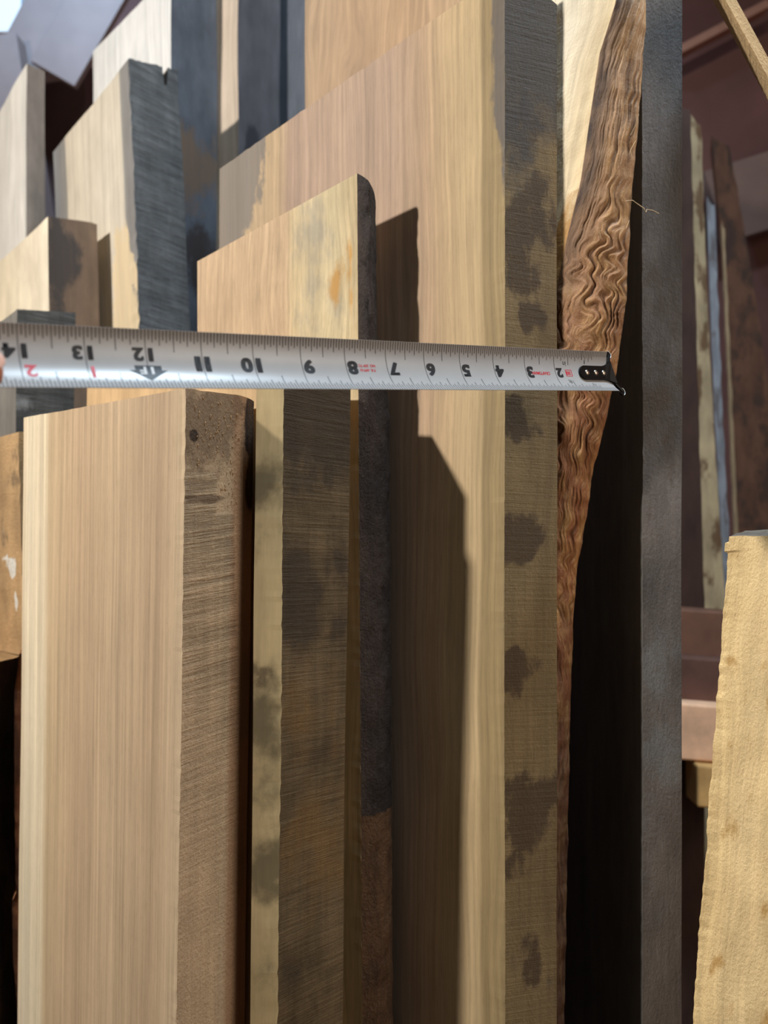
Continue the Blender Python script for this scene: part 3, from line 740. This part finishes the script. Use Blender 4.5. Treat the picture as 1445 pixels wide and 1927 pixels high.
rail('rail', 1318, 1425, 1200, 40, woodbox('rail_tan', C(236, 190, 154)), label='tan rail')
rail('block', 1440, 1520, 1312, 39.6, woodbox('rail_gold', C(206, 164, 104)), label='golden block')
for (x, Y) in ((13.0, 44), (29.5, 44)):
    me = mesh('post', box_verts((x, Y, -H), Vector((2, 0, 0)), Vector((0, 2, 0)), Vector((0, 0, H - 4.5))), BOXF)
    link('post', me, woodbox('post_brown', C(96, 74, 58)), rack)

# ================================================================== TAPE MEASURE
T0 = Vector((5.93, 19.8, 3.62)); T14 = Vector((-5.60, 11.9, 2.43))
TD = (T14 - T0) / 14.0; TDn = TD.normalized()
TN = Vector((0, 0, 1)).cross(TDn).normalized()
if TN.y > 0: TN = -TN
tilt = math.radians(17)
TW = TDn.cross(TN).normalized(); TW = TW if TW.z > 0 else -TW
TN, TW = (TN * math.cos(tilt) + TW * math.sin(tilt)).normalized(), (TW * math.cos(tilt) - TN * math.sin(tilt)).normalized()
RC, HA = 0.90, math.radians(37)
def tp(t, wv, off=0.0):
    """t inches from the hook, wv -1..1 across the blade, off above the printed side"""
    ph = wv * HA
    fl = 1.0
    return T0 + TD * t + TW * ((RC - off) * math.sin(ph) * fl) - TN * ((RC - off) * math.cos(ph) - RC * math.cos(HA))
ARC = RC * HA                    # half the arc width in inches
tape = empty('tape_measure', tuple(T0), 'white tape measure blade stretched across the boards, numbers upside down, hook at right', 'tape measure')
k = NT('blade_white', 0.32, 0.5)
nz = k.noise(k.n('ShaderNodeTexCoord').outputs['Object'], 90, 4, .6)
k.done(k.mix(k.rng(nz, .3, .75, 0, .25), C(172, 168, 165), C(152, 148, 144)))
blade_m = k.m
ink = plain('black_ink', C(26, 26, 30), .5); red = plain('red_ink', C(196, 28, 44), .5); white_ink = plain('white_ink', C(214, 212, 210), .5)
g = Geo()
WS = [-1 + i / 12 for i in range(25)]; TS = [0.06 + i * .1 for i in range(168)]
def bl(t, wv, off):
    e = 1.0
    if t < 1.0 and abs(wv) > .55: pass
    q = tp(t, wv, off)
    return q, (t, wv), (0, 0, 0)
nick = lambda t: 0.012 * max(0, n1(t * 5, 1, 1) - .25)
g.grid(lambda t, wv: bl(t, wv * (1 - nick(t + wv) * (abs(wv) == 1)), 0.0), TS, WS, 0)
g.grid(lambda t, wv: bl(t, wv * (1 - nick(t + wv) * (abs(wv) == 1)), -0.012), TS, WS, 0, flip=True)
for wv in (-1, 1):
    g.grid(lambda t, o: bl(t, wv * (1 - nick(t + wv)), -o), TS, [0, .012], 0)
g.grid(lambda o, wv: bl(TS[0], wv, -o), [0, .012], WS, 0)
g.build('blade', [blade_m], parent=tape, smooth=True)

marks = Geo()
def mark(t, w0, w1, wd):
    n = max(1, int(abs(w1 - w0) * 9)); ws = [w0 + (w1 - w0) * i / n for i in range(n + 1)]
    marks.grid(lambda tt, wv: (tp(tt, wv, .002), (0, 0), (0, 0, 0)), [t - wd / 2, t + wd / 2], ws, 0)
for i in range(10, 16 * 16 + 1):
    t = i / 16.0
    if t < 1.02 and False: continue
    if i % 16 == 0: mark(t, -.995, .995, .013) if t > 1.5 else (mark(t, .6, .995, .02), mark(t, -.995, -.6, .014)); continue
    ln = .64 if i % 8 == 0 else .46 if i % 4 == 0 else .37 if i % 2 == 0 else .30
    mark(t, .995 - ln, .995, .0135)
    mark(t, -.995, -.995 + ln, .0145)
if True:
    for i in range(1, 10):
        mark(i / 16.0, .995 - .24, .995, .010); mark(i / 16.0 , -.995, -.995 + .24, .010)
mo = marks.build('graduation_marks', [ink], parent=tape); mo['kind'] = 'stuff'

def text(body, t, wc, h, mat, name='numeral', wide=1.15, bold=.035, align='LEFT'):
    """print body with its tops pointing down the blade; t = side nearest the hook"""
    cu = bpy.data.curves.new(name, 'FONT'); cu.body = body; cu.size = 1.0; cu.offset = min(bold, .03); cu.resolution_u = 4
    cu.align_x = 'LEFT'
    o = bpy.data.objects.new(name, cu); COL.objects.link(o)
    bpy.context.view_layer.update()
    me = bpy.data.meshes.new_from_object(o.evaluated_get(bpy.context.evaluated_depsgraph_get()))
    bpy.data.objects.remove(o)
    xs = [v.co.x for v in me.vertices]; ys = [v.co.y for v in me.vertices]
    x0, x1, y0, y1 = min(xs), max(xs), min(ys), max(ys); sc = h / (y1 - y0)
    Wt = (x1 - x0) * sc * wide
    st = t if align == 'LEFT' else t - Wt if align == 'RIGHT' else t - Wt / 2
    bm = bmesh.new(); bm.from_mesh(me)
    bmesh.ops.triangulate(bm, faces=bm.faces)
    if bold > .05:               # heavy strokes: the outline repeated a hair to either side
        g0 = bm.verts[:] + bm.edges[:] + bm.faces[:]
        for dx, dy in ((-.035, .012), (.035, .012), (-.035, -.012), (.035, -.012)):
            d_ = bmesh.ops.duplicate(bm, geom=g0)['geom']
            for v in d_:
                if isinstance(v, bmesh.types.BMVert): v.co.x += dx; v.co.y += dy
    bm.to_mesh(me); bm.free()
    for v in me.vertices:
        tt = st + (v.co.x - x0) * sc * wide
        wi = wc - ((v.co.y - (y0 + y1) / 2) * sc)
        v.co = W(tp(tt, wi / ARC, .003))
    return link(name, me, mat, tape), Wt
for nnum in range(2, 15):
    s = str(nnum); wc, hh = (.15, .235) if nnum >= 12 else (.0, .29)
    if nnum == 2: wc, hh = 0.0, .25
    if len(s) == 1: text(s, nnum - .045, wc, hh, ink, align='RIGHT', wide=1.15, bold=.065)
    else:
        text(s[0], nnum - .05, wc, hh, ink, align='RIGHT', wide=1.2, bold=.075)
        text(s[1], nnum + .05, wc, hh, ink, align='LEFT', wide=1.3 if s[1] == '1' else 1.1, bold=.065)
for nnum, s in ((13, '1'), (14, '2')): text(s, nnum - .05, -.2, .23, red, align='RIGHT', wide=1.2, bold=.045)
text('CRAFTSMAN', 2.5, -.02, .085, red, 'lettering', wide=.95, bold=.03, align='CENTER')
text('NO. 339 TC', 7.5, .055, .062, red, 'lettering', wide=1.0, bold=.03, align='CENTER')
text('P.R. APP-D', 7.5, -.045, .062, red, 'lettering', wide=1.0, bold=.03, align='CENTER')
text('in', 1.64, .24, .11, ink, 'lettering', wide=1.0, bold=0.0, align='CENTER')
text('ft', 1.60, -.25, .12, ink, 'lettering', wide=1.0, bold=0.0, align='CENTER')
text('1', .9, .30, .10, ink, 'lettering', wide=1.3, bold=.02, align='CENTER')
text('1', .82, -.33, .10, ink, 'lettering', wide=1.0, bold=.0, align='CENTER')
def poly(name, pts, mat, off=.002, cuts=3):
    bm = bmesh.new(); vs = [bm.verts.new((a, b, 0)) for a, b in pts]; bm.faces.new(vs)
    bmesh.ops.triangulate(bm, faces=bm.faces)
    bmesh.ops.subdivide_edges(bm, edges=bm.edges, cuts=cuts, use_grid_fill=True)
    for v in bm.verts: v.co = W(tp(v.co.x, v.co.y / ARC, off))
    me = bpy.data.meshes.new(name); bm.to_mesh(me); bm.free()
    return link(name, me, mat, tape)
poly('foot_arrow', [(11.77, -.05), (12.23, -.05), (12.23, -.14), (12.33, -.14), (12.0, -.37), (11.67, -.14), (11.77, -.14)], ink, .0015)
text('1', 11.96, -.15, .15, white_ink, 'lettering', wide=1.5, bold=.03, align='RIGHT')
text('F', 12.04, -.15, .15, white_ink, 'lettering', wide=1.3, bold=.03, align='LEFT')
for q in ((1.62, .09, 1.62 + .02, -.09), (1.42, .09, 1.44, -.09), (1.42, .09, 1.64, .075), (1.42, -.075, 1.64, -.09)):
    poly('logo_frame', [(q[0], q[1]), (q[2], q[1]), (q[2], q[3]), (q[0], q[3])], red, .002, 1)
for dx in (.02, .07, .12): poly('logo_bar', [(1.46 + dx, .05), (1.495 + dx, .05), (1.495 + dx, -.05), (1.46 + dx, -.05)], red, .002, 1)

# hook: black tongue riveted to the blade, end plate with two ears
blackm = plain('black_hook', C(14, 14, 15), .35, .6, .5); steel = plain('rivet_steel', C(205, 190, 175), .3, 1.0)
rim = plain('bare_steel_rim', C(200, 200, 196), .4, .3)
def tongue():
    pts = []
    hw = .19
    for i in range(13):
        a = math.pi / 2 + math.pi * i / 12
        pts.append((1.0 - .19 * math.cos(a) - 0.0, hw * math.sin(a)))
    pts = [(0.98 + hw * math.cos(-math.pi / 2 + math.pi * i / 12), hw * math.sin(-math.pi / 2 + math.pi * i / 12)) for i in range(13)]
    pts += [(.30, hw), (.16, .22), (.04, .29), (-.04, .31), (-.04, -.31), (.04, -.29), (.16, -.22), (.30, -hw)]
    bm = bmesh.new()
    def pt(a, b, off):
        base = tp(a, 0, 0); return base + TW * b + TN * (off + .02 + .9 * max(0, abs(b) - .15) ** 1.5)
    lo = [bm.verts.new(W(pt(a, b, .0))) for a, b in pts]; hi = [bm.verts.new(W(pt(a, b, .045))) for a, b in pts]
    bm.faces.new(hi); bm.faces.new(lo[::-1])
    for i in range(len(pts)):
        j = (i + 1) % len(pts); bm.faces.new((lo[i], lo[j], hi[j], hi[i]))
    bmesh.ops.recalc_face_normals(bm, faces=bm.faces)
    me = bpy.data.meshes.new('hook'); bm.to_mesh(me); bm.free()
    return link('hook', me, blackm, tape)
hk = tongue()
def rod(name, pts, r, mat, parent, n=8, cyc=False):
    cu = bpy.data.curves.new(name, 'CURVE'); cu.dimensions = '3D'; cu.bevel_depth = r * I; cu.bevel_resolution = 3; cu.use_fill_caps = True
    sp = cu.splines.new('POLY'); sp.points.add(len(pts) - 1); sp.use_cyclic_u = cyc
    for p_, q in zip(sp.points, pts): p_.co = (*W(q), 1)
    o = bpy.data.objects.new(name, cu); COL.objects.link(o)
    dg = bpy.context.evaluated_depsgraph_get(); me = bpy.data.meshes.new_from_object(o.evaluated_get(dg)); bpy.data.objects.remove(o)
    me.materials.clear()
    return link(name, me, mat, parent, smooth=True)
# ears: black discs with a bright rim, above and below the blade, standing across the end
for sgn, lx in ((1, -.10), (-1, -.20)):
    c = tp(lx, 0, 0) + TW * (sgn * .52) + TN * .05
    ring = [c + TDn * (.09 * math.cos(a)) + TW * (.10 * math.sin(a)) for a in [i * math.pi / 8 for i in range(16)]]
    bm = bmesh.new(); lo = [bm.verts.new(W(p_ - TN * .03)) for p_ in ring]; hi = [bm.verts.new(W(p_ + TN * .02)) for p_ in ring]
    bm.faces.new(hi); bm.faces.new(lo[::-1])
    for i in range(16): bm.faces.new((lo[i], lo[(i + 1) % 16], hi[(i + 1) % 16], hi[i]))
    bmesh.ops.recalc_face_normals(bm, faces=bm.faces)
    me = bpy.data.meshes.new('hook_ear'); bm.to_mesh(me); bm.free(); ear = link('hook_ear', me, blackm, tape)
    arc = [c + TN * .02 - TDn * (.09 * math.cos(a)) + TW * (.10 * math.sin(a)) for a in [(-80 + i * 16) * math.pi / 180 for i in range(11)]]
    rod('bright_rim', arc, .013, rim, tape)
    a0 = tp(-.02, 0, 0) + TW * (sgn * .28) + TN * .04; rod('hook_arm', [a0, c - TW * sgn * .02], .055, blackm, tape)
endp = [tp(-.04, 0, 0) + TW * s_ for s_ in (-.42, .42)]
me = mesh('end_plate', box_verts(tp(-.05, 0, 0) - TW * .30 - TN * .32, TW * .60, TN * .36, -TDn * .04), BOXF); link('end_plate', me, blackm, tape)
for t in (.93, .60, .30):
    c = tp(t, 0, 0) + TN * .065; bm = bmesh.new()
    bmesh.ops.create_uvsphere(bm, u_segments=16, v_segments=8, radius=1)
    for v in bm.verts:
        p_ = c + TDn * v.co.x * .075 + TW * v.co.y * .075 + TN * v.co.z * .035; v.co = W(p_)
    me = bpy.data.meshes.new('rivet'); bm.to_mesh(me); bm.free(); link('rivet', me, steel, tape, smooth=True)

# ================================================================== HAND holding the blade, at the left border
skin = NT('skin', .5, .4); skin.b.inputs['Subsurface Weight'].default_value = .12; skin.b.inputs['Subsurface Radius'].default_value = (.01, .004, .002)
tc = skin.n('ShaderNodeTexCoord').outputs['Object']; sn = skin.noise(tc, 60, 5, .6); sn2 = skin.noise(tc, 420, 3, .6)
skin.done(skin.mix(skin.rng(sn, .3, .7), C(206, 146, 118), C(188, 122, 96)), skin.bump(sn2, .3, .02))
nailm = plain('nail', C(226, 176, 156), .3)
def hand():
    HT = 14.20                    # where the fingers pinch, inches along the blade
    base = tp(HT, 0, 0)
    def L(a, b, c): return base + TDn * a + TW * b + TN * c      # along blade away from hook, across, towards lens
    root = empty('person', tuple(L(6, -3, -.5)), 'bare hand pinching the tape blade at the left border', 'person')
    V, E, R_ = [], [], []
    def add(p_, r, prev=None):
        V.append(W(p_) - root.location); R_.append(r * I)
        if prev is not None: E.append((prev, len(V) - 1))
        return len(V) - 1
    wrist = add(L(4.6, -2.6, -.3), .78)
    arm1 = add(L(7.5, -4.6, -.4), .98, wrist); arm2 = add(L(11.0, -7.2, -.5), 1.25, arm1); add(L(14.5, -9.8, -.6), 1.35, arm2)
    palm = add(L(3.1, -1.6, -.45), .95, wrist)
    # thumb lies on the printed side, its tip just reaching into view
    th = add(L(2.9, -1.5, .45), .55, palm); th = add(L(1.75, -.75, .72), .42, th); th = add(L(.75, -.50, .50), .36, th); add(L(.14, -.34, .38), .26, th)
    # four fingers behind the blade, curled towards it, each of its own length
    for (b, l1, l2, l3, rr) in ((.75, 1.15, .75, .5, .33), (.10, 1.25, .85, .55, .34), (-.60, 1.15, .8, .5, .32), (-1.30, .9, .6, .42, .27)):
        kn = add(L(2.15, b * .85 - .85, -.85), .42, palm)
        m1_ = add(L(2.3 - l1 * .85, b * .8 - .45, -1.15), rr, kn)
        m2_ = add(L(2.3 - l1 * .85 - l2 * .9, b * .75 - .3, -.95), rr * .95, m1_)
        add(L(2.3 - l1 * .85 - l2 * .9 - l3 * .6, b * .72 - .25, -.45), rr * .82, m2_)
    me = bpy.data.meshes.new('hand'); me.from_pydata(V, E, [])
    o = bpy.data.objects.new('hand', me); COL.objects.link(o); o.parent = root
    sk = o.modifiers.new('skin', 'SKIN'); sk.use_smooth_shade = True
    for i, r in enumerate(R_):
        sv = me.skin_vertices[0].data[i]; sv.radius = (r, r); sv.use_root = (i == 0)
    ss = o.modifiers.new('sub', 'SUBSURF'); ss.levels = 2; ss.render_levels = 3
    dg = bpy.context.evaluated_depsgraph_get(); m2 = bpy.data.meshes.new_from_object(o.evaluated_get(dg))
    o.modifiers.clear(); o.data = m2; m2.materials.clear(); m2.materials.append(skin.m)
    # thumb nail
    bm = bmesh.new(); bmesh.ops.create_uvsphere(bm, u_segments=14, v_segments=8, radius=1)
    for v in bm.verts: v.co = W(L(.36 + v.co.x * .24, -.34 + v.co.y * .19, .66 + v.co.z * .05)) - root.location
    me = bpy.data.meshes.new('thumb_nail'); bm.to_mesh(me); bm.free(); me.materials.append(nailm)
    n_ = bpy.data.objects.new('thumb_nail', me); COL.objects.link(n_); n_.parent = root
hand()

# ================================================================== small details
def fibres():
    m = plain('wood_fibre', C(214, 184, 140), .6)
    for pts in ([(1178, 378), (1190, 377), (1200, 384), (1212, 392), (1215, 400), (1217, 394), (1228, 396), (1240, 402)],
                [(1191, 130), (1188, 160), (1184, 190), (1181, 230)], [(1202, 215), (1196, 235), (1186, 255)], [(1196, 265), (1188, 280), (1183, 292)],
                [(1184, 415), (1178, 430)]):
        P_ = [at(x, y, 20.9 + .02 * i) for i, (x, y) in enumerate(pts)]
        rod('loose_fibre', P_, .010, m, root5)
    # torn slivers and crumbs on the chewed top of the front board's edge
    g = Geo(); rnd = random.Random(3)
    for _ in range(100):
        u = rnd.uniform(.2, 1.6); z = rnd.uniform(.4, 3.0) if u < 1.2 or rnd.random() < .5 else rnd.uniform(0, 2.6)
        if z < 1.1 and u < 1.0: continue
        q = P1.xy(0, u / P1.t, z); c = Vector((q.x, q.y, z)) - Vector((P1.fd.x, P1.fd.y, 0)) * .01
        l = rnd.uniform(.04, .13); wd = rnd.uniform(.006, .014); an = rnd.gauss(0, .45); out = -Vector((P1.fd.x, P1.fd.y, 0)) * rnd.uniform(.01, .035)
        e = Vector((P1.ed.x, P1.ed.y, 0)); d = Vector((0, 0, 1)) * math.cos(an) + e * math.sin(an); s_ = e * math.cos(an) - Vector((0, 0, 1)) * math.sin(an)
        g.grid(lambda a, b: (c + d * (l * b) + s_ * (wd * a) + out * (math.sin(b * 2.6)), (a * .1, z), (0, 0, 0)), [-1, 1], [0, .33, .66, 1], 0)
    o = g.build('splinters', [wood('torn_splinter', [(0, C(186, 148, 106))], grain=.2, seed=80)], parent=b1); o['kind'] = 'stuff'
fibres()
